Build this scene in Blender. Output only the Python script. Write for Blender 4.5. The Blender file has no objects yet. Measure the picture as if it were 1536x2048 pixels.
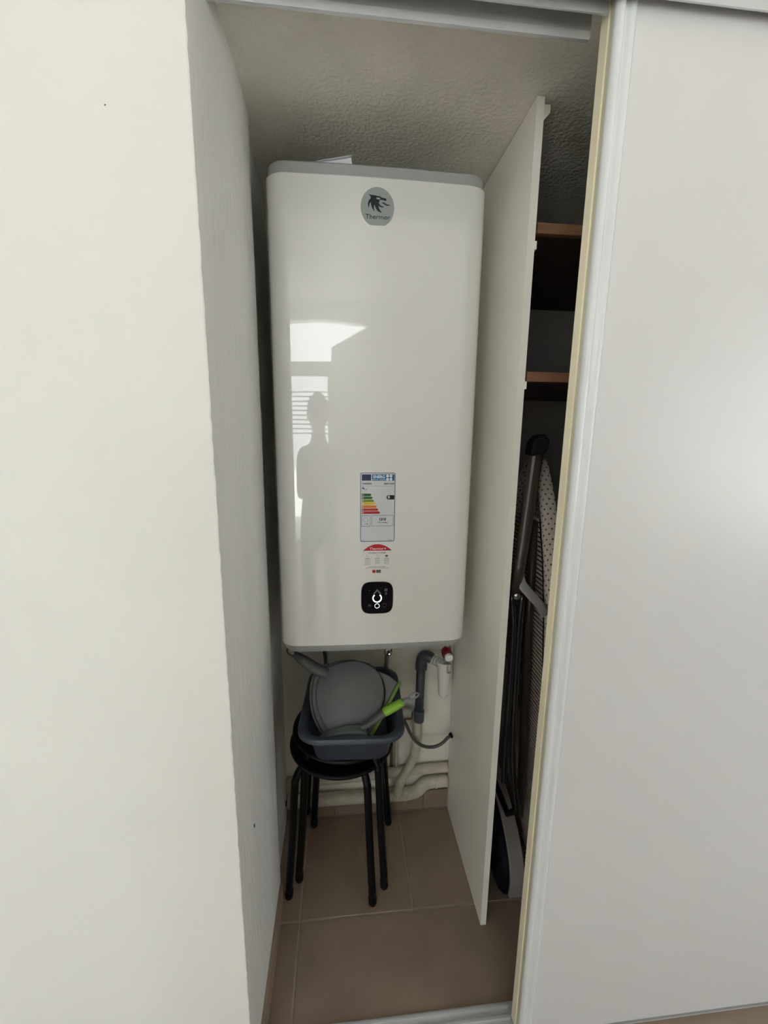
import bpy, bmesh, math, random
from mathutils import Vector, Matrix, noise
random.seed(7)
SC = bpy.context.scene
COL = SC.collection
PI = math.pi

# ------------------------------------------------------------------ camera
cd = bpy.data.cameras.new('camera'); cam = bpy.data.objects.new('camera', cd); COL.objects.link(cam)
cd.sensor_fit = 'VERTICAL'; cd.sensor_height = 36.0; cd.lens = 836.83 * 36 / 2048
cd.clip_start = 0.01
_r = Vector((0.99497408, -0.09942667, 0.0118705)); _u = Vector((0.00696207, 0.18695177, 0.98234442)); _w = Vector((0.09989045, 0.9773246, -0.18670438))
cam.matrix_world = Matrix(((_r.x, _u.x, -_w.x, 0.19424), (_r.y, _u.y, -_w.y, -1.32283), (_r.z, _u.z, -_w.z, 1.38769), (0, 0, 0, 1)))
SC.camera = cam

# ------------------------------------------------------------------ world, window portal, exposure
wd = bpy.data.worlds.new('daylight'); SC.world = wd; wd.use_nodes = True
bg = wd.node_tree.nodes['Background']; bg.inputs[0].default_value = (0.93, 0.97, 1.0, 1); bg.inputs[1].default_value = 3.9
def portal(name, loc, sx, sz, rot=(-PI/2, 0, 0)):
    l = bpy.data.lights.new(name, 'AREA'); l.shape = 'RECTANGLE'; l.size = sx; l.size_y = sz
    o = bpy.data.objects.new(name, l); COL.objects.link(o); o.location = loc; o.rotation_euler = rot
    l.cycles.is_portal = True
portal('window_portal', (-1.09, -4.26, 1.05), 2.05, 2.1, (PI/2, 0, 0))
portal('window_portal', (-0.8, -4.26, 2.37), 2.6, 0.46, (PI/2, 0, 0))
portal('window_portal', (3.12, -2.4, 1.4), 1.8, 1.3, (PI/2, 0, PI/2))
sl = bpy.data.lights.new('sun', 'SUN'); sl.energy = 58; sl.angle = 0.01; sl.color = (1.0, 1.0, 0.985)
so = bpy.data.objects.new('sun', sl); COL.objects.link(so); so.rotation_euler = (math.radians(-33), math.radians(-6), 0)   # from behind the house, high: reaches only the added bounce terrace
SC.view_settings.view_transform = 'Standard'; SC.view_settings.look = 'None'
SC.view_settings.gamma = 1.0; SC.view_settings.use_curve_mapping = False
SC.view_settings.exposure = 0.54
SC.cycles.max_bounces = 12; SC.cycles.diffuse_bounces = 8; SC.cycles.glossy_bounces = 6
SC.cycles.use_denoising = True; SC.cycles.sample_clamp_indirect = 6.0
SC.cycles.caustics_reflective = False; SC.cycles.caustics_refractive = False

# ------------------------------------------------------------------ materials
def srgb(r, g, b):
    f = lambda c: (c/255/12.92) if c/255 <= 0.04045 else ((c/255+0.055)/1.055)**2.4
    return (f(r), f(g), f(b), 1)
def mat(name, col, rough=0.5, metal=0.0, var=0.0, vscale=6.0, bump=0.0, bscale=60.0, coat=0.0, spec=0.5, emit=None, estr=0.0, stretch=None, rvar=0.0, detail=4.0):
    m = bpy.data.materials.new(name); m.use_nodes = True
    nt = m.node_tree; N = nt.nodes; L = nt.links; p = N['Principled BSDF']
    p.inputs['Base Color'].default_value = col; p.inputs['Roughness'].default_value = rough
    p.inputs['Metallic'].default_value = metal; p.inputs['Coat Weight'].default_value = coat; p.inputs['Coat Roughness'].default_value = 0.03
    p.inputs['Specular IOR Level'].default_value = spec
    tc = N.new('ShaderNodeTexCoord'); mp = N.new('ShaderNodeMapping'); L.new(tc.outputs['Object'], mp.inputs['Vector'])
    if stretch: mp.inputs['Scale'].default_value = stretch
    n = N.new('ShaderNodeTexNoise'); n.inputs['Scale'].default_value = vscale; n.inputs['Detail'].default_value = detail
    L.new(mp.outputs[0], n.inputs['Vector'])
    cr = N.new('ShaderNodeValToRGB'); L.new(n.outputs['Fac'], cr.inputs[0])
    v = max(var, 0.01)
    cr.color_ramp.elements[0].position = 0.3; cr.color_ramp.elements[1].position = 0.7
    cr.color_ramp.elements[0].color = tuple(c*(1-v) for c in col[:3]) + (1,)
    cr.color_ramp.elements[1].color = tuple(min(1, c*(1+v)) for c in col[:3]) + (1,)
    L.new(cr.outputs[0], p.inputs['Base Color'])
    if rvar:
        mr = N.new('ShaderNodeMapRange'); L.new(n.outputs['Fac'], mr.inputs[0]); mr.inputs[3].default_value = rough-rvar; mr.inputs[4].default_value = rough+rvar
        L.new(mr.outputs[0], p.inputs['Roughness'])
    if bump:
        b = N.new('ShaderNodeTexNoise'); b.inputs['Scale'].default_value = bscale; b.inputs['Detail'].default_value = 5
        L.new(mp.outputs[0], b.inputs['Vector'])
        bp = N.new('ShaderNodeBump'); bp.inputs['Strength'].default_value = bump; bp.inputs['Distance'].default_value = 0.004
        L.new(b.outputs['Fac'], bp.inputs['Height']); L.new(bp.outputs[0], p.inputs['Normal'])
    if emit:
        p.inputs['Emission Color'].default_value = emit; p.inputs['Emission Strength'].default_value = estr
    return m

M = {}
M['plaster'] = mat('white_plaster', (0.79, 0.79, 0.75, 1), 0.85, var=0.02, vscale=3, bump=0.16, bscale=70)
M['plaster_reveal'] = mat('rough_plaster', (0.70, 0.70, 0.685, 1), 0.85, var=0.04, vscale=5, bump=0.7, bscale=45, stretch=(1, 1.6, 0.35))
M['plaster_back'] = mat('back_plaster', (0.78, 0.76, 0.68, 1), 0.85, var=0.07, vscale=8, bump=0.4, bscale=50)
M['ceiling'] = mat('ceiling_plaster', (0.84, 0.82, 0.75, 1), 0.9, var=0.05, vscale=14, bump=0.8, bscale=110)
M['room'] = mat('room_plaster', (0.75, 0.74, 0.71, 1), 0.9, var=0.02)
M['tile'] = mat('beige_brown_tile', (0.245, 0.185, 0.14, 1), 0.42, var=0.12, vscale=7, bump=0.06, bscale=120, rvar=0.06)
M['grout'] = mat('pale_grout', (0.36, 0.30, 0.245, 1), 0.9, var=0.12, vscale=40)
M['melamine'] = mat('white_melamine', (0.88, 0.85, 0.77, 1), 0.36, var=0.015, vscale=2)
M['melamine_edge'] = mat('melamine_edge_band', (0.88, 0.86, 0.79, 1), 0.4, var=0.01)
M['door'] = mat('white_door_panel', (0.68, 0.68, 0.685, 1), 0.35, var=0.012, vscale=2.5, bump=0.02, bscale=300)
M['door_stile'] = mat('white_lacquer_profile', (0.74, 0.765, 0.78, 1), 0.22, var=0.02, vscale=20)
M['cream'] = mat('aged_cream_plastic', (0.93, 0.87, 0.66, 1), 0.5, var=0.06, vscale=18, stretch=(1, 1, 0.2))
M['cream_grey'] = mat('greyed_cream_edge', (0.62, 0.60, 0.48, 1), 0.5, var=0.05, vscale=18, stretch=(1, 1, 0.2))
M['alu'] = mat('painted_aluminium', (0.62, 0.64, 0.66, 1), 0.42, metal=0.35, var=0.03, vscale=30, stretch=(0.1, 1, 1))
M['heater'] = mat('white_gloss_enamel', (0.79, 0.795, 0.775, 1), 0.25, var=0.005, coat=1.0)
M['heater'].node_tree.nodes['Principled BSDF'].inputs['Coat IOR'].default_value = 1.75
M['heater'].node_tree.nodes['Principled BSDF'].inputs['Coat Roughness'].default_value = 0.015
M['heater_cap'] = mat('grey_plastic_cap', (0.345, 0.355, 0.36, 1), 0.4, var=0.02)
M['logo_grey'] = mat('silver_badge', (0.30, 0.33, 0.325, 1), 0.4, metal=0.1)
M['ink'] = mat('dark_ink', (0.018, 0.02, 0.024, 1), 0.6, spec=0.25)
M['paper'] = mat('label_paper', (0.62, 0.64, 0.66, 1), 0.45)
M['paper_white'] = mat('leaflet_paper', (0.78, 0.80, 0.86, 1), 0.6)
M['lab_border'] = mat('label_border_blue', srgb(55, 82, 102), 0.5)
M['lab_navy'] = mat('label_navy', srgb(35, 40, 70), 0.5)
M['lab_blue'] = mat('label_blue', srgb(14, 95, 150), 0.5)
M['lab_white'] = mat('label_white', (0.85, 0.88, 0.9, 1), 0.5)
M['lab_grey'] = mat('label_grey_print', (0.09, 0.10, 0.11, 1), 0.5)
M['lab_line'] = mat('label_fine_line', (0.27, 0.31, 0.35, 1), 0.5)
ARW = [mat('label_arrow_%d' % i, srgb(*c), 0.5) for i, c in enumerate([(20, 85, 32), (36, 100, 30), (115, 132, 10), (200, 165, 8), (190, 105, 15), (165, 22, 25), (155, 10, 22)])]
M['red_print'] = mat('red_print', srgb(165, 12, 30), 0.45)
M['black_gloss'] = mat('black_display_glass', (0.003, 0.003, 0.0035, 1), 0.2, spec=0.15)
M['black_inner'] = mat('display_inner_black', (0.006, 0.006, 0.008, 1), 0.3, spec=0.15)
M['led'] = mat('white_led_segment', (0.9, 0.95, 1, 1), 0.5, emit=(0.9, 0.97, 1, 1), estr=0.75)
M['dim_icon'] = mat('dim_display_icon', (0.14, 0.14, 0.15, 1), 0.4)
M['dim_icon2'] = mat('faint_display_icon', (0.05, 0.05, 0.055, 1), 0.4)
M['black_steel'] = mat('black_powder_steel', (0.0022, 0.0022, 0.0026, 1), 0.42, spec=0.22)
M['basin'] = mat('slate_blue_plastic', (0.042, 0.052, 0.078, 1), 0.42, var=0.12, vscale=40, rvar=0.08)
M['grey_plastic'] = mat('grey_plastic', (0.10, 0.102, 0.105, 1), 0.5, var=0.05, vscale=20)
M['grey_dark'] = mat('dark_grey_plastic', (0.07, 0.075, 0.08, 1), 0.5, var=0.05, vscale=20)
M['grey_light'] = mat('light_grey_plastic', (0.22, 0.225, 0.23, 1), 0.45)
M['green'] = mat('lime_green_rubber', (0.20, 0.42, 0.03, 1), 0.45, var=0.05)
M['green_dull'] = mat('dull_lime_rubber', (0.17, 0.28, 0.06, 1), 0.5, var=0.05)
M['bristle'] = mat('grey_green_bristles', (0.13, 0.16, 0.15, 1), 0.7, var=0.2, vscale=120)
M['pvc'] = mat('dark_grey_pvc', (0.05, 0.057, 0.065, 1), 0.4, var=0.05)
M['siphon'] = mat('white_siphon_plastic', (0.80, 0.76, 0.73, 1), 0.3)
M['siphon_grey'] = mat('grey_siphon_plastic', (0.42, 0.42, 0.37, 1), 0.4)
M['red'] = mat('dark_red_knob', (0.16, 0.006, 0.016, 1), 0.3)
M['chrome'] = mat('chrome', (0.75, 0.75, 0.75, 1), 0.12, metal=1.0)
M['brass'] = mat('aged_brass', (0.25, 0.2, 0.12, 1), 0.4, metal=0.8)
M['pipe_paint'] = mat('cream_painted_pipe', (0.56, 0.52, 0.43, 1), 0.55, var=0.12, vscale=25, bump=0.3, bscale=60)
M['hose'] = mat('dark_grey_cable', (0.075, 0.078, 0.07, 1), 0.5)
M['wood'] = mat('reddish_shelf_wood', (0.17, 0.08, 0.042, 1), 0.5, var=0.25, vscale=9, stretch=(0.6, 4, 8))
M['shelf_dark'] = mat('dark_brown_shelf', (0.05, 0.022, 0.015, 1), 0.6, var=0.2, vscale=9, stretch=(0.6, 4, 8))  # board colour, a darker brown than the front edge
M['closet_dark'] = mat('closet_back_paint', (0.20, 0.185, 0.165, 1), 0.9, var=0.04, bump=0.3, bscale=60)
M['iron_steel'] = mat('black_enamel_tube', (0.012, 0.011, 0.011, 1), 0.2, coat=0.5)
M['iron_brown'] = mat('dark_brown_enamel', (0.05, 0.035, 0.025, 1), 0.3)
M['rubber'] = mat('black_rubber', (0.004, 0.004, 0.0045, 1), 0.7, spec=0.2)
M['mesh_steel'] = mat('taupe_mesh_steel', (0.50, 0.43, 0.38, 1), 0.45)
M['case_dark'] = mat('navy_black_plastic', (0.004, 0.004, 0.008, 1), 0.7, spec=0.2)
M['case_grey'] = mat('warm_grey_rim', (0.40, 0.365, 0.34, 1), 0.5, var=0.03)
M['strap'] = mat('grey_strap', (0.32, 0.31, 0.31, 1), 0.6)
M['dirt'] = mat('dark_mark', (0.03, 0.025, 0.02, 1), 0.9)
M['skin'] = mat('skin', (0.50, 0.30, 0.21, 1), 0.5, var=0.03)
M['hair'] = mat('dark_hair', (0.03, 0.02, 0.015, 1), 0.6, bump=0.5, bscale=150)
M['shirt'] = mat('grey_cotton_shirt', (0.22, 0.22, 0.22, 1), 0.9, bump=0.3, bscale=300)
M['jeans'] = mat('grey_trousers', (0.08, 0.08, 0.09, 1), 0.9, bump=0.3, bscale=300)
M['shoe'] = mat('dark_shoe', (0.03, 0.03, 0.03, 1), 0.5)
M['eye'] = mat('eye_white', (0.8, 0.8, 0.8, 1), 0.2)
M['lip'] = mat('lips', (0.42, 0.18, 0.15, 1), 0.5)
M['curtain'] = mat('grey_curtain_cloth', (0.40, 0.39, 0.37, 1), 0.9)
def glass_mat():
    m = bpy.data.materials.new('window_glass'); m.use_nodes = True; nt = m.node_tree
    for n in list(nt.nodes): nt.nodes.remove(n)
    o = nt.nodes.new('ShaderNodeOutputMaterial'); t = nt.nodes.new('ShaderNodeBsdfTransparent'); g = nt.nodes.new('ShaderNodeBsdfGlossy'); x = nt.nodes.new('ShaderNodeMixShader')
    g.inputs['Roughness'].default_value = 0.02; t.inputs['Color'].default_value = (0.96, 0.97, 0.97, 1); x.inputs[0].default_value = 0.06
    nt.links.new(t.outputs[0], x.inputs[1]); nt.links.new(g.outputs[0], x.inputs[2]); nt.links.new(x.outputs[0], o.inputs['Surface'])
    return m
M['glass'] = glass_mat()
def cover_mat():
    # cream cotton printed with small dark star-like dots in a staggered grid (u along z, v around the board)
    m = bpy.data.materials.new('dotted_cotton_cover'); m.use_nodes = True; nt = m.node_tree; N = nt.nodes; L = nt.links
    p = N['Principled BSDF']; p.inputs['Roughness'].default_value = 0.9
    uv = N.new('ShaderNodeUVMap'); uv.uv_map = 'UVMap'
    sp = N.new('ShaderNodeSeparateXYZ'); L.new(uv.outputs[0], sp.inputs[0])
    def mth(op, a, b=None, c=None):
        n = N.new('ShaderNodeMath'); n.operation = op
        for i, v in enumerate((a, b, c)):
            if v is None: continue
            if isinstance(v, (int, float)): n.inputs[i].default_value = v
            else: L.new(v, n.inputs[i])
        return n.outputs[0]
    P = 0.0165
    def grid(off):
        fx = mth('SUBTRACT', mth('FRACT', mth('ADD', mth('DIVIDE', sp.outputs[0], P), off)), 0.5)
        fy = mth('SUBTRACT', mth('FRACT', mth('ADD', mth('DIVIDE', sp.outputs[1], P*1.55), off)), 0.5)
        fy = mth('MULTIPLY', fy, 1.55)
        r2 = mth('ADD', mth('MULTIPLY', fx, fx), mth('MULTIPLY', fy, fy))
        dot = mth('LESS_THAN', r2, 0.020)
        cross = mth('LESS_THAN', mth('MULTIPLY', mth('ABSOLUTE', fx), mth('ABSOLUTE', fy)), 0.0035)
        star = mth('MULTIPLY', cross, mth('LESS_THAN', r2, 0.055))
        return mth('MAXIMUM', dot, star)
    f = mth('MAXIMUM', grid(0.0), grid(0.5))
    mx = N.new('ShaderNodeMix'); mx.data_type = 'RGBA'; L.new(f, mx.inputs[0])
    mx.inputs[6].default_value = (0.66, 0.60, 0.53, 1); mx.inputs[7].default_value = (0.11, 0.085, 0.07, 1)
    L.new(mx.outputs[2], p.inputs['Base Color'])
    return m
M['cover'] = cover_mat()

# ------------------------------------------------------------------ helpers
def obj(name, bm, m, parent=None, smooth=False, bevel=0.0, seg=2):
    me = bpy.data.meshes.new(name)
    bmesh.ops.recalc_face_normals(bm, faces=bm.faces[:])
    bm.to_mesh(me); bm.free()
    ms = m if isinstance(m, (list, tuple)) else [m]
    for k in ms: me.materials.append(k)
    if smooth:
        for p in me.polygons: p.use_smooth = True
    o = bpy.data.objects.new(name, me); COL.objects.link(o)
    if parent:
        o.parent = parent
        o.matrix_parent_inverse = parent.matrix_basis.inverted()
    if bevel:
        b = o.modifiers.new('bevel', 'BEVEL'); b.width = bevel; b.segments = seg; b.limit_method = 'ANGLE'; b.angle_limit = 0.6
        if smooth is not False: pass
    return o
def tag(o, label, cat, group=None, kind=None):
    o['label'] = label; o['category'] = cat
    if group: o['group'] = group
    if kind: o['kind'] = kind
    return o
def thing(name, label, cat, loc=(0, 0, 0), group=None):
    o = bpy.data.objects.new(name, None); COL.objects.link(o); o.location = loc
    return tag(o, label, cat, group)
def struct(o, label=None, cat=None):
    o['kind'] = 'structure'
    if label: o['label'] = label
    if cat: o['category'] = cat
    return o
def box(bm, x0, x1, y0, y1, z0, z1, mi=0):
    vs = [bm.verts.new(p) for p in ((x0, y0, z0), (x1, y0, z0), (x1, y1, z0), (x0, y1, z0), (x0, y0, z1), (x1, y0, z1), (x1, y1, z1), (x0, y1, z1))]
    for f in ((0, 3, 2, 1), (4, 5, 6, 7), (0, 1, 5, 4), (1, 2, 6, 5), (2, 3, 7, 6), (3, 0, 4, 7)):
        bm.faces.new([vs[i] for i in f]).material_index = mi
    return vs
def bbox(*a):
    bm = bmesh.new(); box(bm, *a); return bm
def prism(bm, pts, axis, a0, a1):
    # pts: 2D outline; axis 'z' -> (x,y), 'x' -> (y,z), 'y' -> (x,z)
    def P(p, a):
        return {'z': (p[0], p[1], a), 'x': (a, p[0], p[1]), 'y': (p[0], a, p[1])}[axis]
    A = [bm.verts.new(P(p, a0)) for p in pts]; B = [bm.verts.new(P(p, a1)) for p in pts]; n = len(pts)
    bm.faces.new(A[::-1]); bm.faces.new(B)
    for i in range(n): bm.faces.new((A[i], A[(i+1) % n], B[(i+1) % n], B[i]))
    return bm
def catmull(pts, n=6, closed=False):
    out = []; P = [Vector(p) for p in pts]; N = len(P)
    rng = range(N) if closed else range(N-1)
    for i in rng:
        g = (lambda k: P[k % N]) if closed else (lambda k: P[max(0, min(N-1, k))])
        p0, p1, p2, p3 = g(i-1), g(i), g(i+1), g(i+2)
        for j in range(n):
            t = j/n
            out.append(0.5*((2*p1)+(-p0+p2)*t+(2*p0-5*p1+4*p2-p3)*t*t+(-p0+3*p1-3*p2+p3)*t**3))
    if not closed: out.append(P[-1])
    return out
def tube(bm, pts, r, seg=12, cap=True, flat=1.0, upv=None):
    pts = [Vector(p) for p in pts]; n = len(pts)
    rs = r if isinstance(r, (list, tuple)) else [r]*n
    rings = []; up = None
    for i, p in enumerate(pts):
        d = (pts[min(i+1, n-1)]-pts[max(i-1, 0)])
        if d.length < 1e-9: d = Vector((0, 0, 1))
        d.normalize()
        if up is None:
            a = Vector(upv) if upv else (Vector((0, 0, 1)) if abs(d.z) < 0.9 else Vector((0, 1, 0)))
            up = (a-d*a.dot(d)).normalized()
        else:
            up = (up-d*up.dot(d)); up.normalize()
        s = d.cross(up)
        rings.append([bm.verts.new(p+up*math.cos(2*PI*k/seg)*rs[i]*flat+s*math.sin(2*PI*k/seg)*rs[i]) for k in range(seg)])
    for a, b in zip(rings, rings[1:]):
        for k in range(seg): bm.faces.new((a[k], a[(k+1) % seg], b[(k+1) % seg], b[k]))
    if cap: bm.faces.new(rings[0][::-1]); bm.faces.new(rings[-1])
    return bm
def tb(*a, **k):
    bm = bmesh.new(); tube(bm, *a, **k); return bm
def capsule_pts(a, b, r, n=4):
    # centre line + radii of a rod with hemispherical ends
    a = Vector(a); b = Vector(b); d = (b-a).normalized(); P = []; R = []
    for i in range(n+1):
        t = PI/2*i/n; P.append(a+d*(r-r*math.cos(t))); R.append(max(r*math.sin(t), 1e-4))
    for i in range(n+1):
        t = PI/2*(1-i/n); P.append(b-d*(r-r*math.cos(t))); R.append(max(r*math.sin(t), 1e-4))
    return P, R
def lathe(bm, prof, c, axis=Vector((0, 0, 1)), seg=24):
    # prof: (radius, height along axis)
    axis = Vector(axis).normalized(); a = Vector((1, 0, 0)) if abs(axis.x) < 0.9 else Vector((0, 1, 0))
    u = (a-axis*a.dot(axis)).normalized(); v = axis.cross(u); c = Vector(c); rings = []
    for r, h in prof:
        rings.append([bm.verts.new(c+axis*h+(u*math.cos(2*PI*k/seg)+v*math.sin(2*PI*k/seg))*max(r, 1e-4)) for k in range(seg)])
    for a_, b_ in zip(rings, rings[1:]):
        for k in range(seg): bm.faces.new((a_[k], a_[(k+1) % seg], b_[(k+1) % seg], b_[k]))
    bm.faces.new(rings[0][::-1]); bm.faces.new(rings[-1])
    return bm
def lt(*a, **k):
    bm = bmesh.new(); lathe(bm, *a, **k); return bm
def text(name, s, size, loc, m, parent, align='CENTER', depth=0.0003, squeeze=1.0, rot=0.0, bold=0.0):
    c = bpy.data.curves.new(name, 'FONT'); c.body = s; c.size = size; c.align_x = align; c.align_y = 'CENTER'; c.extrude = depth; c.offset = bold; c.resolution_u = 3
    t = bpy.data.objects.new('tmp', c); COL.objects.link(t)
    dg = bpy.context.evaluated_depsgraph_get(); dg.update()
    me = bpy.data.meshes.new_from_object(t.evaluated_get(dg)); bpy.data.objects.remove(t)
    me.transform(Matrix.Translation(loc) @ Matrix.Rotation(PI/2, 4, 'X') @ Matrix.Rotation(rot, 4, 'Z') @ Matrix.Diagonal((squeeze, 1, 1, 1)))
    me.materials.clear(); me.materials.append(m); me.name = name
    o = bpy.data.objects.new(name, me); COL.objects.link(o); o.parent = parent
    if parent: o.matrix_parent_inverse = parent.matrix_basis.inverted()
    return o
def rrect(x0, x1, z0, z1, r, n=5):
    pts = []
    for cx, cz, a0 in ((x1-r, z1-r, 0), (x0+r, z1-r, 90), (x0+r, z0+r, 180), (x1-r, z0+r, 270)):
        for i in range(n+1):
            a = math.radians(a0+90*i/n); pts.append((cx+r*math.cos(a), cz+r*math.sin(a)))
    return pts
def ring(bm, outer, inner, axis, a0, a1):
    # frame between two outlines with the same point count
    def P(p, a): return {'z': (p[0], p[1], a), 'x': (a, p[0], p[1]), 'y': (p[0], a, p[1])}[axis]
    n = len(outer); V = [[bm.verts.new(P(p, a)) for p in o] for o, a in ((outer, a0), (outer, a1), (inner, a1), (inner, a0))]
    for j in range(4):
        A = V[j]; B = V[(j+1) % 4]
        for i in range(n): bm.faces.new((A[i], A[(i+1) % n], B[(i+1) % n], B[i]))
    return bm

# ------------------------------------------------------------------ the room shell
CEIL = 2.043; GY = -0.675; RZ = 2.75
fl = struct(obj('floor', bbox(-2.3, 3.1, -4.35, 0.5, -0.06, -0.0025), M['grout']))
T = 0.33; G = 0.0045
def tile(x0, x1, y0, y1, par=fl):
    j = lambda: random.uniform(-0.0004, 0.0004)
    z = j()
    o = obj('tile', bbox(x0+G/2, x1-G/2, y0+G/2, y1-G/2, -0.012, z), M['tile'], par, bevel=0.0012, seg=1)
TX = 0.0652; TY = -0.0105
ys = [TY, TY-T, TY-2*T]
# back row
for a, b in ((TX-T, TX), (TX, TX+T), (TX+T, TX+2*T), (TX+2*T, TX+3*T), (TX+3*T, TX+4*T)): tile(a, b, TY-T, TY)
# front row: long tiles
for a, b in ((TX-T, TX), (TX, TX+2*T), (TX+2*T, TX+4*T)): tile(a, b, TY-2*T, TY-T)
tile(-0.2, 1.4, TY, 0.15)
# room in front of the cupboard
for i in range(-7, 10):
    for k in range(2, 13):
        x0 = TX-0.14+i*T
        if x0 > -2.35 and x0+T < 3.2: tile(max(x0, -2.198), min(x0+T, 2.998), max(TY-(k+1)*T, -4.2), TY-k*T)

# left wall: outer face + rounded, rough plaster reveal, built as one mesh with a slightly ragged arris
def left_wall():
    bm = bmesh.new()
    prof = [(-2.2, 0.30), (-2.2, GY), (-1.2, GY), (-0.5, GY), (-0.1, GY), (-0.02, GY), (0.003, GY), (0.0050, GY+0.0012)]
    prof += [(0.004, y) for y in (-0.62, -0.56, -0.5, -0.44, -0.38, -0.32, -0.285)]
    prof += [(0.001, -0.262), (-0.006, -0.245), (-0.013, -0.23), (-0.014, -0.12), (-0.014, 0.30)]
    nz = 260; rings = []
    for k in range(nz+1):
        z = RZ*k/nz; row = []
        for i, (px, py) in enumerate(prof):
            dx = dy = 0.0
            if i in (6, 7):
                a = noise.noise(Vector((3.1, 0, z*60)))*0.0016+noise.noise(Vector((9.1, 0, z*9)))*0.0005
                dx = a; dy = -a*0.4
            elif 8 <= i <= 14: dx = noise.noise(Vector((py*7, 1.5, z*3)))*0.0028
            elif 15 <= i <= 17: dx = noise.noise(Vector((py*9, 4, z*5)))*0.002; dy = noise.noise(Vector((2, 7, z*6)))*0.0035
            row.append(bm.verts.new((px+dx, py+dy, z)))
        rings.append(row)
    n = len(prof)
    for a, b in zip(rings, rings[1:]):
        for i in range(n):
            f = bm.faces.new((a[i], a[(i+1) % n], b[(i+1) % n], b[i])); f.material_index = 1 if 7 <= i <= n-2 else 0
    bm.faces.new(rings[0][::-1]); bm.faces.new(rings[-1])
    o = obj('wall_left', bm, [M['plaster'], M['plaster_reveal']])
    for p in o.data.polygons: p.use_smooth = True
    e = o.modifiers.new('es', 'EDGE_SPLIT'); e.split_angle = math.radians(30)
    return o
wl = struct(left_wall())
# small knocks in the plaster
def mark(x, y, z, sx, sz, nx=False):
    bm = bmesh.new()
    pts = [(math.cos(2*PI*k/7)*sx*random.uniform(.6, 1), math.sin(2*PI*k/7)*sz*random.uniform(.6, 1)) for k in range(7)]
    if nx: prism(bm, [(y+a, z+b) for a, b in pts], 'x', x-0.001, x+0.0006)
    else: prism(bm, [(x+a, z+b) for a, b in pts], 'y', y-0.0005, y+0.001)
    o = obj('plaster_chip', bm, M['dirt'], wl); return o
mark(0.006, -0.557, 0.57, 0.002, 0.006, True)
mark(-0.265, GY, 1.72, 0.0013, 0.0018)
mark(-0.10, GY, 1.79, 0.001, 0.001)
mark(-0.012, -0.02, 0.077, 0.008, 0.014, True)

struct(obj('wall_back', bbox(-0.05, 0.592, 0.02, 0.30, 0, CEIL), M['plaster_back']))
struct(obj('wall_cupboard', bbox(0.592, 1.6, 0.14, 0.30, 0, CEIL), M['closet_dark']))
struct(obj('wall_right', bbox(1.46, 3.0, GY, 0.30, 0, RZ), M['plaster']))
struct(obj('ceiling', bbox(-0.016, 1.46, -0.67, 0.30, CEIL, CEIL+0.15), M['ceiling']))
struct(obj('wall_lintel', bbox(0.0, 1.46, GY, -0.55, CEIL+0.152, RZ), M['plaster']))
struct(obj('ceiling', bbox(-2.2, 3.0, -4.2, GY-0.001, RZ, RZ+0.1), M['room']))
struct(obj('wall_side', bbox(-2.3, -2.2, -4.35, GY, -0.003, RZ+0.05), M['room']))
bm = bmesh.new()
for a in ((3.0, 3.1, -4.35, -3.3, -0.003, RZ), (3.0, 3.1, -1.5, GY, -0.003, RZ), (3.0, 3.1, -3.3, -1.5, -0.003, 0.75), (3.0, 3.1, -3.3, -1.5, 2.05, RZ)): box(bm, *a)
struct(obj('wall_side', bm, M['room']))
w2 = struct(obj('window_2', ring(bmesh.new(), [(-3.3, .75), (-1.5, .75), (-1.5, 2.05), (-3.3, 2.05)], [(-3.23, .82), (-1.57, .82), (-1.57, 1.98), (-3.23, 1.98)], 'x', 3.03, 3.08), M['door_stile']))
obj('pane', bbox(3.05, 3.055, -3.23, -1.57, .82, 1.98), M['glass'], w2)
struct(obj('ground', bbox(-14, 14, -16, 6, -0.5, -0.07), mat('bounce_terrace_paving', (0.62, 0.60, 0.56, 1), 0.8, var=0.05)))  # unseen terrace, added to bounce sunlight up through the windows
struct(obj('sun_block_roof', bbox(-2.5, 3.3, -4.45, 0.5, RZ+0.1, RZ+0.3), M['room']))  # unseen slab, added to keep the sun out of the room
# window wall behind the viewer: french window, added upper opening shaped as the bright mirrored patch
WX0, WX1 = -2.1, -0.08
bm = bmesh.new()
box(bm, -2.2, WX0, -4.35, -4.2, -0.003, RZ); box(bm, WX1, 3.0, -4.35, -4.2, -0.003, 2.15)
box(bm, WX0, WX1, -4.35, -4.2, 2.06, 2.15)
prism(bm, [(WX0, 2.53), (-0.23, 2.59), (0.50, 2.545), (0.50, RZ), (WX0, RZ)], 'y', -4.35, -4.2)
prism(bm, [(WX1, 2.15), (3.0, 2.15), (3.0, RZ), (0.50, RZ), (0.50, 2.545), (WX1+0.01, 2.30)], 'y', -4.35, -4.2)
struct(obj('wall_window', bm, M['room']))
win = struct(obj('window_1', ring(bmesh.new(), [(WX0, 0.02), (WX1, 0.02), (WX1, 2.06), (WX0, 2.06)], [(WX0+.06, 0.1), (WX1-.06, 0.1), (WX1-.06, 2.0), (WX0+.06, 2.0)], 'y', -4.31, -4.25), M['door_stile']))
obj('mullion', bbox(-1.19, -1.13, -4.30, -4.26, 0.1, 2.0), M['door_stile'], win)
obj('pane', bbox(WX0+.06, -1.19, -4.285, -4.28, 0.1, 2.0), M['glass'], win)
obj('pane', bbox(-1.13, WX1-.06, -4.285, -4.28, 0.1, 2.0), M['glass'], win)
for k in range(10):
    obj('shutter_slat', bbox(WX0+.07, WX1-.07, -4.345, -4.335, 1.36+k*0.052, 1.375+k*0.052), M['door_stile'], win)

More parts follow.
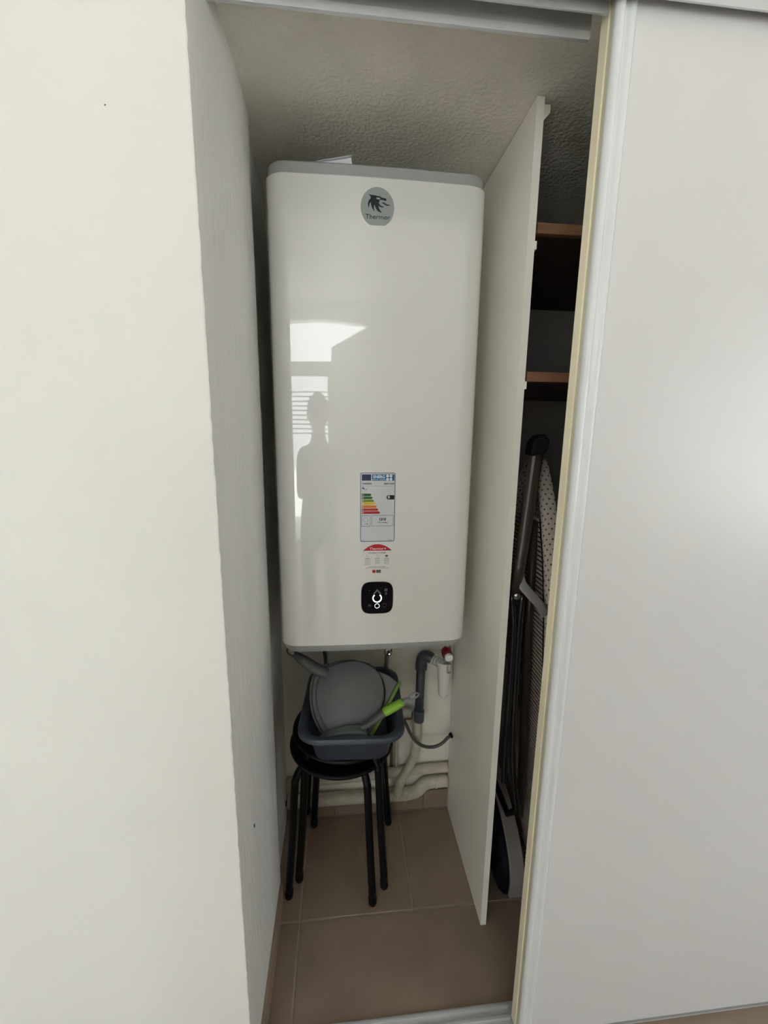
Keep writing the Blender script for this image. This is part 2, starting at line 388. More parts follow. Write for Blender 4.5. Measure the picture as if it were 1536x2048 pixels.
# skirtings (tile strips)
bl = struct(obj('baseboard_left', bbox(0.001, 0.004, GY+0.006, -0.285, 0, 0.066), M['grout']))
yy = -0.285
while yy > GY+0.01:
    y2 = max(yy-T, GY+0.006)
    obj('tile', bbox(0.001, 0.0115, y2+.002, yy-.002, 0.001, 0.070), M['tile'], bl, bevel=0.001, seg=1); yy = y2
bb = struct(obj('baseboard_back', bbox(-0.012, 0.581, 0.0, 0.02, 0, 0.075), M['grout']))
for a, b in ((-0.012, 0.16), (0.16, 0.49), (0.49, 0.581)):
    obj('tile', bbox(a+.001, b-.001, -0.008, 0.002, 0.001, 0.078), M['tile'], bb, bevel=0.001, seg=1)

# ------------------------------------------------------------------ sliding door gear
tr = struct(obj('trim_1', bbox(0.006, 1.46, -0.650, -0.572, 2.036, 2.0425), M['alu']))
tr['label'] = 'grey aluminium double top track of the sliding doors'
ax = 0.006; DX = 0.5915
obj('front_flange', bbox(ax, 1.46, -0.650, -0.647, 1.9946, 2.036), M['alu'], tr)
obj('middle_flange', bbox(ax, DX-0.004, -0.619, -0.616, 1.9946, 2.036), M['alu'], tr)
bm = bmesh.new()
prism(bm, [(-0.580, 2.036), (-0.577, 2.036), (-0.5745, 2.002), (-0.5715, 2.0), (-0.5715, 1.9946), (-0.5775, 1.9946), (-0.580, 2.004)], 'x', ax, 0.584)
obj('rear_flange', bm, M['alu'], tr)
bt = struct(obj('trim_2', bbox(0.012, 1.40, -0.630, -0.565, 0.0004, 0.0035), M['alu']))
bt['label'] = 'aluminium double bottom rail on the tiled floor'
for y0 in (-0.572, -0.592, -0.618):
    bm = bmesh.new(); prism(bm, [(y0-.007, .0035), (y0+.002, .0035), (y0, .011), (y0-.005, .011)], 'x', 0.012, 0.59 if y0 > -.63 else 0.59)
    obj('rail_rib', bm, M['alu'], bt)

DX = 0.5915
d = struct(obj('door_1', bbox(DX+0.016, 1.40, -0.630, -0.6215, 0.012, 2.030), M['door']), 'plain white sliding door panel at the right of the opening', 'door')
# stile: white rounded profile with a groove
bm = bmesh.new()
P = [(DX, -0.632), (DX+0.0015, -0.6355), (DX+0.006, -0.638), (DX+0.011, -0.6375), (DX+0.0135, -0.635), (DX+0.0155, -0.6315), (DX+0.019, -0.632), (DX+0.021, -0.634), (DX+0.026, -0.6355), (DX+0.030, -0.6345), (DX+0.034, -0.6305), (DX+0.034, -0.6), (DX, -0.6)]
P[11] = (DX+0.034, -0.6295); P[12] = (DX, -0.6295)
prism(bm, P, 'z', 0.012, 2.030)
o = obj('stile', bm, M['door_stile'], d, smooth=True); e = o.modifiers.new('es', 'EDGE_SPLIT'); e.split_angle = 0.9
obj('edge_liner', bbox(DX+.001, DX+.016, -0.6295, -0.618, 0.013, 2.029), M['cream_grey'], d)
bm = bmesh.new(); prism(bm, [(DX-.0005, -0.6155), (DX-.0005, -0.596), (DX+.001, -0.593), (DX+.016, -0.593), (DX+.016, -0.6178), (DX+.002, -0.6178), (DX+0.002, -0.6155)], 'z', 0.012, 2.030)
obj('edge_strip', bm, M['cream'], d)

# ------------------------------------------------------------------ partition panel
px = 0.5816
t = thing('partition_panel', 'tall white melamine partition board standing on the tiles right of the water heater', 'panel', (px, -0.2, 0))
obj('board', bbox(px, px+0.016, -0.396, 0.0, 0.0005, 2.0405), M['melamine'], t)
obj('edge_band', bbox(px, px+0.0162, -0.3975, -0.3962, 0.0005, 2.0405), M['melamine_edge'], t)
for z in (1.767, 1.486):
    obj('shelf_cleat', bbox(px+0.0161, px+0.0205, -0.398, -0.36, z, z+0.016), M['melamine_edge'], t)
bm = bmesh.new(); prism(bm, [(px+.0162, 2.036), (px+.0162, 2.008), (px+.020, 2.006), (px+.034, 2.022), (px+.034, 2.036)], 'y', -0.385, -0.36)
obj('corner_bracket', bm, M['melamine'], t)

# shelves
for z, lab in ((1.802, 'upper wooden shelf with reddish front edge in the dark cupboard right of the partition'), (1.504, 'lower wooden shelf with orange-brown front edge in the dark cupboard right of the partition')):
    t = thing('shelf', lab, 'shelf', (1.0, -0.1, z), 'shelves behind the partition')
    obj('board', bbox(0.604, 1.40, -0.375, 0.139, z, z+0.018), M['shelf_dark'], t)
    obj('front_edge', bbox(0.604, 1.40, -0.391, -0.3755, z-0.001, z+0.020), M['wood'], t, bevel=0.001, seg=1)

# ------------------------------------------------------------------ water heater
HX = 0.2791; HY = -0.32; HZ = 0.844; HT = HZ+1.0772
def heater_outline(ins=0.0, back=-0.03, sag=0.006, r=0.046):
    w = 0.245-ins; r2 = r-ins; yf = HY+ins
    pts = [(HX-w, back)]
    R = w*w/(2*sag)
    def yfront(x): return yf+((x-HX)**2)/(2*R)
    yc = yfront(HX-w+r2)+r2
    for i in range(13):
        a = math.radians(180+90*i/12); pts.append((HX-w+r2+r2*math.cos(a), yc+r2*math.sin(a)))
    for i in range(1, 24):
        x = HX-w+r2+(2*w-2*r2)*i/24; pts.append((x, yfront(x)))
    for i in range(13):
        a = math.radians(270+90*i/12); pts.append((HX+w-r2+r2*math.cos(a), yc+r2*math.sin(a)))
    pts.append((HX+w, back))
    return pts
wh = thing('water_heater', 'tall flat white wall-mounted electric water heater with grey end caps', 'water heater', (HX, -0.03, HZ))
bm = bmesh.new()
lv = [(HZ, 0.0025), (HZ+0.0025, 0), (HT-0.0025, 0), (HT, 0.0025)]
rings = [[bm.verts.new((x, y, z)) for x, y in heater_outline(i)] for z, i in lv]
for a, b in zip(rings, rings[1:]):
    for i in range(len(a)): bm.faces.new((a[i], a[(i+1) % len(a)], b[(i+1) % len(a)], b[i]))
bm.faces.new(rings[0][::-1]); bm.faces.new(rings[-1])
o = obj('casing', bm, M['heater'], wh, smooth=True); e = o.modifiers.new('es', 'EDGE_SPLIT'); e.split_angle = 0.7
for nm, lvl in (('top_cap', [(HT, .005), (HT+.022, .006), (HT+.027, .012), (HT+.028, .03)]), ('bottom_cap', [(HZ, .004), (HZ-.012, .006), (HZ-.020, .012), (HZ-.022, .03)])):
    bm = bmesh.new(); rings = [[bm.verts.new((x, y, z)) for x, y in heater_outline(i)] for z, i in lvl]
    for a, b in zip(rings, rings[1:]):
        for i in range(len(a)): bm.faces.new((a[i], a[(i+1) % len(a)], b[(i+1) % len(a)], b[i]))
    bm.faces.new(rings[0][::-1]); bm.faces.new(rings[-1])
    o = obj(nm, bm, M['heater_cap'], wh, smooth=True); e = o.modifiers.new('es', 'EDGE_SPLIT'); e.split_angle = 0.7
for z in (HZ+0.2, HT-0.2):
    obj('wall_bracket', bbox(HX-0.2, HX+0.2, -0.0305, 0.0205, z-.03, z+.03), M['grey_light'], wh)
F = HY-0.0002
# round badge with flat bottom
bd = obj('badge', prism(bmesh.new(), [(0.2745+0.036*math.cos(a), 1.8625+max(0.0385*math.sin(a), -0.0345)) for a in [2*PI*k/48 for k in range(48)]], 'y', F-0.0012, HY+0.001), M['logo_grey'], wh)
bd['label'] = 'round silver-grey brand badge'
def S(p, cx, cz, s, y0, y1, m, par, name='mark'):
    return obj(name, prism(bmesh.new(), [(cx+a*s, cz-b*s) for a, b in p], 'y', y0, y1), m, par)
# dragon-head emblem, traced in badge units (12.8 units per px, badge centre 708,708; y down)
K = 0.072/745
EN = [0]
def E(pts, nm='emblem'):
    EN[0] += 1
    return S([(a-708, b-708) for a, b in pts], 0.2745, 1.863, K, F-0.0014-EN[0]*0.00006, F-0.0011, M['ink'], bd, nm)
E([(505, 462), (560, 478), (650, 482), (700, 492), (690, 520), (680, 545), (690, 556), (745, 560), (760, 575), (742, 620), (740, 660), (745, 690), (700, 700), (640, 660), (600, 625), (570, 620), (550, 590), (560, 540), (548, 500)])
E([(700, 490), (775, 500), (792, 518), (900, 534), (905, 552), (898, 578), (860, 572), (800, 562), (768, 566), (745, 562), (770, 545), (768, 526), (720, 520), (690, 522)])
E([(556, 545), (515, 590), (495, 650), (500, 700), (515, 738), (524, 690), (535, 650), (565, 618), (580, 580)])
E([(565, 612), (562, 660), (580, 710), (605, 760), (645, 800), (630, 740), (632, 690), (650, 650), (620, 620)])
E([(645, 640), (650, 690), (675, 740), (710, 785), (760, 808), (808, 818), (770, 780), (742, 730), (730, 680), (735, 650)])
E([(738, 655), (750, 690), (790, 712), (830, 712), (850, 695), (800, 690), (765, 668), (748, 640)])
E([(800, 622), (840, 612), (880, 628), (920, 650), (995, 655), (950, 672), (900, 668), (860, 645), (830, 632)])
text('badge_lettering', 'Thermor', 0.0123, (0.2752, F-0.0013, 1.8435), M['ink'], bd, squeeze=1.18, rot=0.0)

# energy label
LX0, LX1, LZ0, LZ1 = 0.2385, 0.3235, 1.1215, 1.2925
lab = obj('energy_label', prism(bmesh.new(), rrect(LX0, LX1, LZ0, LZ1, 0.004), 'y', F-0.0004, HY+0.001), M['paper'], wh); lab['label'] = 'energy rating label with coloured arrows'
yb = F-0.0004; ya = F-0.0007; yc2 = F-0.0011
obj('label_border', ring(bmesh.new(), rrect(LX0, LX1, LZ0, LZ1, 0.004), rrect(LX0+.0014, LX1-.0014, LZ0+.0014, LZ1-.0014, 0.003), 'y', ya, yb), M['lab_border'], lab)
UX = (LX1-LX0)/875.0; UZ = (LZ1-LZ0)/1765.0
def lx(u): return LX0+(u-268)*UX
def lz(v): return LZ1-(v-208)*UZ
def rect(u0, v0, u1, v1, m, nm='print', y0=ya, y1=yb): return obj(nm, bbox(lx(u0), lx(u1), y0, y1, lz(v1), lz(v0)), m, lab)
rect(308, 250, 535, 405, M['lab_navy'], 'flag')
for k in range(12):
    a = 2*PI*k/12; cx, cz = lx(420)+.0052*math.cos(a), lz(328)+.0052*math.sin(a)
    obj('flag_star', prism(bmesh.new(), [(cx+.0006*math.cos(b), cz+.0006*math.sin(b)) for b in [2*PI*j/5 for j in range(5)]], 'y', yc2, ya), M['lab_border'], lab)
rect(560, 250, 1118, 405, M['lab_blue'], 'header')
text('label_text', 'ENERG', 0.0098, (lx(735), ya-.0002, lz(312)), M['lab_white'], lab, squeeze=0.95, bold=0.0002)
text('label_text', 'енергия · ενεργεια', 0.0036, (lx(730), ya-.0002, lz(376)), M['lab_white'], lab)
for u, v, s in ((945, 290, 'Y'), (1030, 290, 'IJA'), (945, 370, 'IE'), (1030, 370, 'IA')):
    cx, cz = lx(u), lz(v)
    obj('header_dot', prism(bmesh.new(), [(cx+.0034*math.cos(b), cz+.0034*math.sin(b)) for b in [2*PI*j/16 for j in range(16)]], 'y', ya-.0003, ya), M['lab_white'], lab)
    text('label_text', s, 0.0034, (cx, ya-.0004, cz), M['lab_blue'], lab)
text('label_text', 'THERMOR', 0.0050, (lx(315), ya-.0002, lz(484)), M['lab_grey'], lab, 'LEFT', bold=0.00008)
text('label_text', 'ZEHP 02HM', 0.0050, (lx(1118), ya-.0002, lz(484)), M['lab_grey'], lab, 'RIGHT', bold=0.00008)
rect(308, 538, 1110, 543, M['lab_line'], 'rule')
S([(308, 590), (330, 582), (332, 566), (320, 560), (352, 560), (340, 566), (342, 582), (362, 588), (374, 606), (372, 626), (356, 626), (352, 608), (308, 604)], LX0-268*UX, LZ1+208*UZ, UX, ya, yb, M['ink'], lab, 'tap_icon')
text('label_text', 'M', 0.0052, (lx(418), ya-.0002, lz(628)), M['ink'], lab)
for k, (v, u1) in enumerate(((762, 550), (837, 582), (912, 618), (982, 652), (1060, 685), (1136, 725), (1212, 768))):
    S([(308, v-31), (u1-32, v-31), (u1, v), (u1-32, v+31), (308, v+31)], LX0-268*UX, LZ1+208*UZ*1.0, UX, ya, yb, ARW[k], lab, 'rating_arrow')
    text('label_text', 'ABCDEFG'[k], 0.0052, (lx(338), ya-.0002, lz(v)), M['lab_white'], lab)
S([(920, 825), (955, 770), (1122, 770), (1122, 880), (955, 880)], LX0-268*UX, LZ1+208*UZ, UX, ya, yb, M['ink'], lab, 'class_arrow')
text('label_text', 'B', 0.0088, (lx(985), ya-.0002, lz(825)), M['lab_white'], lab, bold=0.0001)
def frame(u0, v0, u1, v1):
    obj('print_frame', ring(bmesh.new(), rrect(lx(u0), lx(u1), lz(v1), lz(v0), .0016), rrect(lx(u0)+.0008, lx(u1)-.0008, lz(v1)+.0008, lz(v0)-.0008, .001), 'y', ya, yb), M['lab_border'], lab)
frame(300, 1292, 520, 1575); frame(550, 1285, 1105, 1565)
o = [(345, 1460), (345, 1385), (405, 1335), (465, 1385), (465, 1460)]
obj('house_icon', ring(bmesh.new(), [(lx(a), lz(b)) for a, b in o], [(lx(a+(405-a)*.14), lz(b+(1410-b)*.14)) for a, b in o], 'y', ya, yb), M['lab_line'], lab)
text('label_text', '15 dB', 0.0042, (lx(418), ya-.0002, lz(1508)), M['lab_grey'], lab)
text('label_text', '1315', 0.0088, (lx(830), ya-.0002, lz(1392)), M['ink'], lab, bold=0.0003)
text('label_text', 'kWh / annum', 0.0044, (lx(828), ya-.0002, lz(1468)), M['lab_grey'], lab)
text('label_text', '2017', 0.0030, (lx(300), ya-.0002, lz(1932)), M['lab_grey'], lab, 'LEFT')
text('label_text', '812/2013', 0.0030, (lx(1085), ya-.0002, lz(1932)), M['lab_grey'], lab, 'RIGHT')

# brand / instruction sticker below the label
st = obj('instruction_sticker', None or prism(bmesh.new(), [(0.2815+0.0385*math.cos(a), 1.0705+0.0445*math.sin(a)) for a in [2*PI*k/48 for k in range(48)]], 'y', F-0.0003, HY+0.001), M['heater'], wh); st['label'] = 'clear round sticker with a red arched head'
arc = [(0.2455, 1.0985)]+[(0.2815+0.036*math.sin(a)*1.0, 1.0985+0.0165*(math.cos(a*0.98)-0.0)**1.0) for a in [math.radians(-84+168*k/24) for k in range(25)]]+[(0.3175, 1.0985)]
arc = [(0.2455, 1.0985)]+[(0.2455+0.072*k/24, 1.0985+0.0165*(1-(2*k/24-1)**2)) for k in range(1, 24)]+[(0.3175, 1.0985)]
obj('red_arch', prism(bmesh.new(), arc, 'y', ya, yb), M['red_print'], st)
text('sticker_text', 'Thermor', 0.0088, (0.2795, ya-.0002, 1.1035), M['lab_white'], st, squeeze=1.1)
S([(-1, 0), (-.3, -.9), (.6, -.9), (1.2, -.3), (.5, .1), (.3, .9), (-.5, .7)], 0.3005, 1.1035, .0021, ya-.0003, ya, M['lab_white'], st, 'small_emblem')
text('sticker_text', "COMMENT M'UTILISER", 0.0044, (0.2805, ya-.0002, 1.0925), M['lab_grey'], st)
for cx, h in ((0.2565, 6), (0.2815, 5), (0.3045, 5)):
    obj('icon_ring', ring(bmesh.new(), [(cx+.0038*math.cos(a), 1.0845+.0038*math.sin(a)) for a in [2*PI*k/20 for k in range(20)]], [(cx+.0032*math.cos(a), 1.0845+.0032*math.sin(a)) for a in [2*PI*k/20 for k in range(20)]], 'y', ya, yb), M['lab_line'], st)
    for j in range(h):
        w = random.uniform(.0055, .0085) if j else .006
        obj('text_line', bbox(cx-w, cx+w, ya, yb, 1.0775-j*.0031, 1.0784-j*.0031), M['lab_grey'] if j == 0 else M['lab_line'], st)
obj('icon_fill', bbox(0.3015, 0.3073, ya-.0002, ya, 1.0828, 1.0862), M['ink'], st)
for z, w, mm in ((1.0555, .021, 'lab_grey'), (1.0523, .029, 'lab_line')):
    for k in range(6): obj('text_line', bbox(0.2805-w+k*w/3+.0006, 0.2805-w+(k+1)*w/3-.0006, ya, yb, z, z+.0010), M[mm], st)
obj('red_square', prism(bmesh.new(), rrect(0.2690, 0.2770, 1.0405, 1.0485, .0012), 'y', ya, yb), M['red_print'], st)
obj('dark_badge', prism(bmesh.new(), rrect(0.2785, 0.2905, 1.0405, 1.0485, .0008), 'y', ya, yb), M['lab_grey'], st)

# control display
def squircle(cx, cz, hx, hz, n=4.2, k=56):
    out = []
    for i in range(k):
        a = 2*PI*i/k; c, s = math.cos(a), math.sin(a)
        out.append((cx+hx*math.copysign(abs(c)**(2/n), c), cz+hz*math.copysign(abs(s)**(2/n), s)))
    return out
CX, CZ = 0.2815, 0.9745
dp = bmesh.new()
lv = [(HY+.001, 1.0), (HY-.003, 1.0), (HY-.0045, .96), (HY-.0045, .80), (HY-.0038, .78)]
rings = [[dp.verts.new((x, y, z)) for x, z in squircle(CX, CZ, .0405*s, .0425*s)] for y, s in lv]
for a, b in zip(rings, rings[1:]):
    for i in range(len(a)): dp.faces.new((a[i], a[(i+1) % len(a)], b[(i+1) % len(a)], b[i]))
dp.faces.new(rings[-1])
dp = obj('control_display', dp, M['black_gloss'], wh, smooth=True); dp['label'] = 'square black touch display with a lit white drop symbol'
e = dp.modifiers.new('es', 'EDGE_SPLIT'); e.split_angle = 0.6
y1 = HY-.0041; y0 = y1-.0004
def arcpoly(cx, cz, r0, r1, a0, a1, m, nm, n=8, par=dp):
    A = [math.radians(a0+(a1-a0)*i/n) for i in range(n+1)]
    pts = [(cx+r1*math.cos(a), cz+r1*math.sin(a)) for a in A]+[(cx+r0*math.cos(a), cz+r0*math.sin(a)) for a in A[::-1]]
    return obj(nm, prism(bmesh.new(), pts, 'y', y0, y1), m, par)
for a0, a1 in ((128, 166), (168, 200), (202, 232), (232.5, 262), (262.5, 292), (292.5, 322), (322.5, 340), (-18, 12), (14, 52)):
    arcpoly(CX, 0.9745, .0090, .0122, a0, a1, M['led'], 'lit_segment')
for s in (-1, 1):
    obj('drop_outline', prism(bmesh.new(), [(CX, 0.9985), (CX, 0.9935), (CX+s*.0078, 0.9842), (CX+s*.0100, 0.9868)], 'y', y0, y1), M['dim_icon'], dp)
obj('button_ring', ring(bmesh.new(), [(CX+.0064*math.cos(a), .9535+.0064*math.sin(a)) for a in [2*PI*k/28 for k in range(28)]], [(CX+.0053*math.cos(a), .9535+.0053*math.sin(a)) for a in [2*PI*k/28 for k in range(28)]], 'y', y0, y1), M['led'], dp)
for cx, cz, r in ((0.3005, 0.9545, .0055), (0.2625, 0.9545, .0045)):
    obj('dim_ring', ring(bmesh.new(), [(cx+r*math.cos(a), cz+r*math.sin(a)) for a in [2*PI*k/24 for k in range(24)]], [(cx+(r-.001)*math.cos(a), cz+(r-.001)*math.sin(a)) for a in [2*PI*k/24 for k in range(24)]], 'y', y0, y1), M['dim_icon2'], dp)
obj('dim_mark', bbox(0.2600, 0.2650, y0-.0002, y1, 0.9540, 0.9556), M['dim_icon'], dp)
obj('dim_mark', bbox(0.2600, 0.2640, y0-.0002, y1, 0.9945, 0.9957), M['dim_icon'], dp)
for k in range(2):
    for j in range(2): obj('dim_mark', bbox(0.3005+k*.0038, 0.3037+k*.0038, y0, y1, 0.9930+j*.0036, 0.9958+j*.0036), M['dim_icon'], dp)
obj('dim_mark', bbox(0.3015, 0.3060, y0, y1, 0.9830, 0.9905), M['dim_icon2'], dp)

# leaflet lying on the heater
t = thing('leaflet', 'folded white instruction leaflet lying on top of the water heater', 'paper', (0.19, -0.24, HT+0.028))
def quadslab(name, P, th, m, par):
    bm = bmesh.new(); P = [Vector(p) for p in P]; n = (P[1]-P[0]).cross(P[3]-P[0]).normalized()*th
    A = [bm.verts.new(p) for p in P]; B = [bm.verts.new(p+n) for p in P]
    bm.faces.new(A[::-1]); bm.faces.new(B)
    for i in range(4): bm.faces.new((A[i], A[(i+1) % 4], B[(i+1) % 4], B[i]))
    return obj(name, bm, m, par)
z0 = HT+0.0283
quadslab('lower_leaf', [(0.145, -0.284, z0), (0.224, -0.288, z0), (0.228, -0.12, z0), (0.150, -0.11, z0)], 0.004, M['paper_white'], t)
obj('pages', prism(bmesh.new(), [(.147, z0+.0045), (.2225, z0+.0045), (.2195, z0+.0235), (.186, z0+.0165), (.147, z0+.0095)], 'y', -0.284, -0.15), M['paper_white'], t)
quadslab('raised_leaf', [(0.144, -0.287, z0+.0100), (0.220, -0.289, z0+.0245), (0.224, -0.14, z0+.0245), (0.146, -0.14, z0+.0100)], 0.0010, M['paper_white'], t)

# ------------------------------------------------------------------ stools
def stool(label, feet, z0, c, rot, zs):
    t = thing('stool', label, 'stool', (c[0], c[1], z0), 'stacked black stools')
    seat = [(0.02, -.012), (.152, -.012), (.158, -.009), (.160, -.004), (.158, .001), (.150, .003), (.02, .001)]
    obj('seat', lt(seat, (c[0], c[1], zs), seg=48), M['black_steel'], t, smooth=True)
    cv = Vector((c[0], c[1], 0))
    for fx, fy in feet:
        f = Vector((fx, fy, 0)); d = (f-cv); L = d.length; d.normalize()
        top = zs-0.022
        P = [cv+d*0.04+Vector((0, 0, top)), cv+d*(L-.075)+Vector((0, 0, top-.001)), cv+d*(L-.048)+Vector((0, 0, top-.012)), cv+d*(L-.034)+Vector((0, 0, top-.036)), cv+d*(L-.030)+Vector((0, 0, top-.06)), cv+d*(L-.017)+Vector((0, 0, z0+.2)), cv+d*L+Vector((0, 0, z0+.028))]
        P = catmull(P, 5)
        lg = obj('leg', tb(P, 0.0112, 12), M['black_steel'], t, smooth=True)
        a = cv+d*L+Vector((0, 0, z0+.0005)); b = cv+d*(L-.002)+Vector((0, 0, z0+.045))
        pp, rr = capsule_pts(a, b, 0.0124, 4)
        obj('foot_cap', tb(pp, rr, 10), M['rubber'], lg, smooth=True)
    return t
stool('black round metal stool standing on the tiled floor, lower one of the stack', [(0.027, -0.277), (0.277, -0.318), (0.352, -0.062), (0.088, -0.048)], 0.0, (0.190, -0.165), 0, 0.453)
stool('black round metal stool nested on top of the other, right under the blue basin', [(0.058, -0.268), (0.312, -0.310), (0.335, -0.085), (0.062, -0.040)], 0.047, (0.200, -0.165), 0, 0.5015)

# ------------------------------------------------------------------ basin
bz = 0.5065; rz = 0.603
bs = thing('washing_up_basin', 'slate blue rectangular plastic basin on the stacked black stools', 'basin', (0.222, -0.2, bz))
def rr3(hx, hy, r, z, n=6, yo=0.0):
    c = Vector((0.2225, -0.192, 0)); a = math.radians(-3.0); out = []
    for x, y in rrect(-hx, hx, -hy+yo, hy+yo, r, n):
        out.append((c.x+x*math.cos(a)-y*math.sin(a), c.y+x*math.sin(a)+y*math.cos(a), z))
    return out
prof = [(.098, .128, .035, bz), (.104, .134, .04, bz+.004), (.118, .150, .045, rz-.02), (.120, .152, .045, rz-.018), (.139, .169, .055, rz-.016), (.1455, .174, .06, rz-.013), (.1455, .174, .06, rz-.004), (.142, .171, .058, rz), (.128, .159, .05, rz+.0005), (.122, .154, .047, rz-.004), (.116, .148, .044, rz-.02), (.102, .132, .04, bz+.008), (.090, .12, .035, bz+.004)]
bm = bmesh.new(); rings = [[bm.verts.new(p) for p in rr3(*q)] for q in prof]
for a, b in zip(rings, rings[1:]):
    for i in range(len(a)): bm.faces.new((a[i], a[(i+1) % len(a)], b[(i+1) % len(a)], b[i]))
bm.faces.new(rings[0][::-1]); bm.faces.new(rings[-1])
o = obj('tub', bm, M['basin'], bs, smooth=True); e = o.modifiers.new('es', 'EDGE_SPLIT'); e.split_angle = 0.8

# ------------------------------------------------------------------ dustpan leaning in the basin
# local frame: plane y = -.3 + (z-.58)*.6 ; u = world x, v = up the plane
PN = Vector((0, -1, 0.6)).normalized(); PV = Vector((0, 0.6, 1)).normalized(); PO = Vector((0.209, -0.255, 0.655))
def dp3(x, z, off=0.0):
    v = (z-0.655)/PV.z
    return Vector((x, 0, 0))+Vector((0, PO.y, PO.z))+PV*v+PN*off
def plate(pts, o0, o1, inset=0.0):
    bm = bmesh.new(); n = len(pts); cx = sum(p[0] for p in pts)/n; cz = sum(p[1] for p in pts)/n
    f = lambda p, s: (cx+(p[0]-cx)*s, cz+(p[1]-cz)*s)
    L = [[bm.verts.new(dp3(*p, o0)) for p in pts], [bm.verts.new(dp3(*p, o1-inset)) for p in pts], [bm.verts.new(dp3(*f(p, .985), o1-inset*.3)) for p in pts], [bm.verts.new(dp3(*f(p, .96), o1)) for p in pts]]
    for a, b in zip(L, L[1:]):
        for i in range(n): bm.faces.new((a[i], a[(i+1) % n], b[(i+1) % n], b[i]))
    bm.faces.new(L[0][::-1]); bm.faces.new(L[-1]); return bm
pan = thing('dustpan', 'grey plastic dustpan leaning handle-up in the blue basin', 'dustpan', (0.21, -0.28, 0.52))
disc = catmull([(v[0], v[1], 0) for v in ((.222, .736), (.265, .726), (.296, .705), (.310, .670), (.303, .631), (.262, .586), (.212, .566), (.164, .574), (.131, .612), (.118, .659), (.126, .700), (.157, .725))], 5, True)
disc = [(p.x, p.y) for p in disc]
scoop = catmull([(v[0], v[1], 0) for v in ((.222, .738), (.270, .727), (.297, .709))], 4)[:-1]+catmull([(.297, .709, 0), (.325, .698, 0), (.353, .680, 0)], 3)[:-1]+catmull([(.353, .680, 0), (.311, .622, 0), (.262, .560, 0)], 3)[:-1]+catmull([(v[0], v[1], 0) for v in ((.262, .560), (.21, .548), (.150, .565), (.119, .605), (.105, .652), (.112, .702), (.150, .729), (.190, .737), (.222, .738))], 4)[:-1]
scoop = [(p.x, p.y) for p in scoop]
obj('scoop', plate(scoop, -0.022, -0.006, .003), M['grey_plastic'], pan, smooth=False)
o = obj('rounded_back', plate(disc, -0.006, 0.006, .005), M['grey_plastic'], pan, smooth=True); e = o.modifiers.new('es', 'EDGE_SPLIT'); e.split_angle = 0.9
seam = [dp3(x, z, 0.0068) for x, z in catmull([(v[0], v[1], 0) for v in ((.296, .704), (.3085, .670), (.3025, .633), (.281, .603), (.262, .587))], 5) for x, z in [(x, z)]] if False else [dp3(p.x, p.y, 0.0005) for p in catmull([(v[0], v[1], 0) for v in ((.290, .713), (.3115, .672), (.306, .631), (.283, .600), (.258, .580))], 5)]
obj('seam', tb(seam, 0.0016, 6), M['rubber'], pan)
obj('rim_bead', tb([dp3(p.x, p.y, -0.004) for p in catmull([(v[0], v[1], 0) for v in ((.150, .732), (.110, .704), (.103, .652), (.117, .604), (.148, .563))], 5)], 0.0035, 8), M['grey_dark'], pan, smooth=True)
obj('rubber_lip', tb([dp3(.357, .682, -0.003), dp3(.313, .621, -0.003), dp3(.264, .560, -.003)], 0.0068, 8, flat=.6), M['green_dull'], pan, smooth=True)
hp = catmull([dp3(.150, .708, 0.0), dp3(.128, .716, 0.002), dp3(.100, .730, .004), dp3(.073, .746, .004), dp3(.056, .756, .003)], 5)
hr = [0.0165+0.005*math.sin(PI*min(1, i/(len(hp)-1)*1.0))-0.006*(i/(len(hp)-1)) for i in range(len(hp))]
obj('handle', tb(hp, hr, 14, flat=.8), M['grey_plastic'], pan, smooth=True)
def loop(c, u, v, a, b, n=20): return [Vector(c)+Vector(u)*a*math.cos(2*PI*k/n)+Vector(v)*b*math.sin(2*PI*k/n) for k in range(n+1)]
dirh = (dp3(.030, .772)-dp3(.060, .753)).normalized(); sd = dirh.cross(PN).normalized()
obj('hanging_loop', tb(loop(dp3(.046, .762, .003), dirh, sd, .014, .008), 0.0026, 8, cap=False), M['grey_dark'], pan, smooth=True)

# ------------------------------------------------------------------ hand brush
br = thing('hand_brush', 'hand brush with lime green grip resting across the basin rim', 'brush', (0.27, -0.29, 0.59))
def yb_(x): return -0.315+0.06*(x-0.14)/0.26
H = [Vector((0.236, -0.318, .593)), Vector((0.262, -0.309, .603)), Vector((0.290, -0.301, .618)), Vector((0.311, -0.296, .630))]
obj('neck', tb(catmull(H, 4), [.009, .009, .009, .009, .0095, .010, .0105, .011, .0115, .012, .012, .012, .012], 12, flat=.8), M['grey_plastic'], br, smooth=True)
G1 = catmull([Vector((0.305, -0.297, .628)), Vector((0.333, -0.294, .641)), Vector((0.360, -0.292, .655))], 5)
obj('grip', tb(G1, [.0125, .0135, .014, .0142, .0143, .0142, .014, .0136, .0128, .012, .0105], 14, flat=.85), M['green'], br, smooth=True)
dg = Vector((0.9, 0.02, 0.42)).normalized()
obj('handle_end', tb([Vector((0.358, -0.292, .654)), Vector((0.370, -.2915, .6595)), Vector((0.380, -.291, .664))], [.0105, .0085, .006], 10, flat=.7), M['grey_light'], br, smooth=True)
obj('hanging_loop', tb(loop(Vector((0.387, -.291, .6685)), dg, Vector((-.42, 0, .9)), .017, .0075), 0.0025, 8, cap=False), M['grey_light'], br, smooth=True)
bm = bmesh.new(); pts = [(.128, .5765), (.150, .590), (.175, .599), (.205, .604), (.236, .603), (.252, .598), (.258, .588), (.254, .578), (.21, .574)]
prism(bm, pts, 'y', -0.335, -0.306)
obj('head', bm, mat('grey_green_plastic', (0.115, 0.135, 0.13, 1), 0.5), br, bevel=.004, seg=3)
bm = bmesh.new()
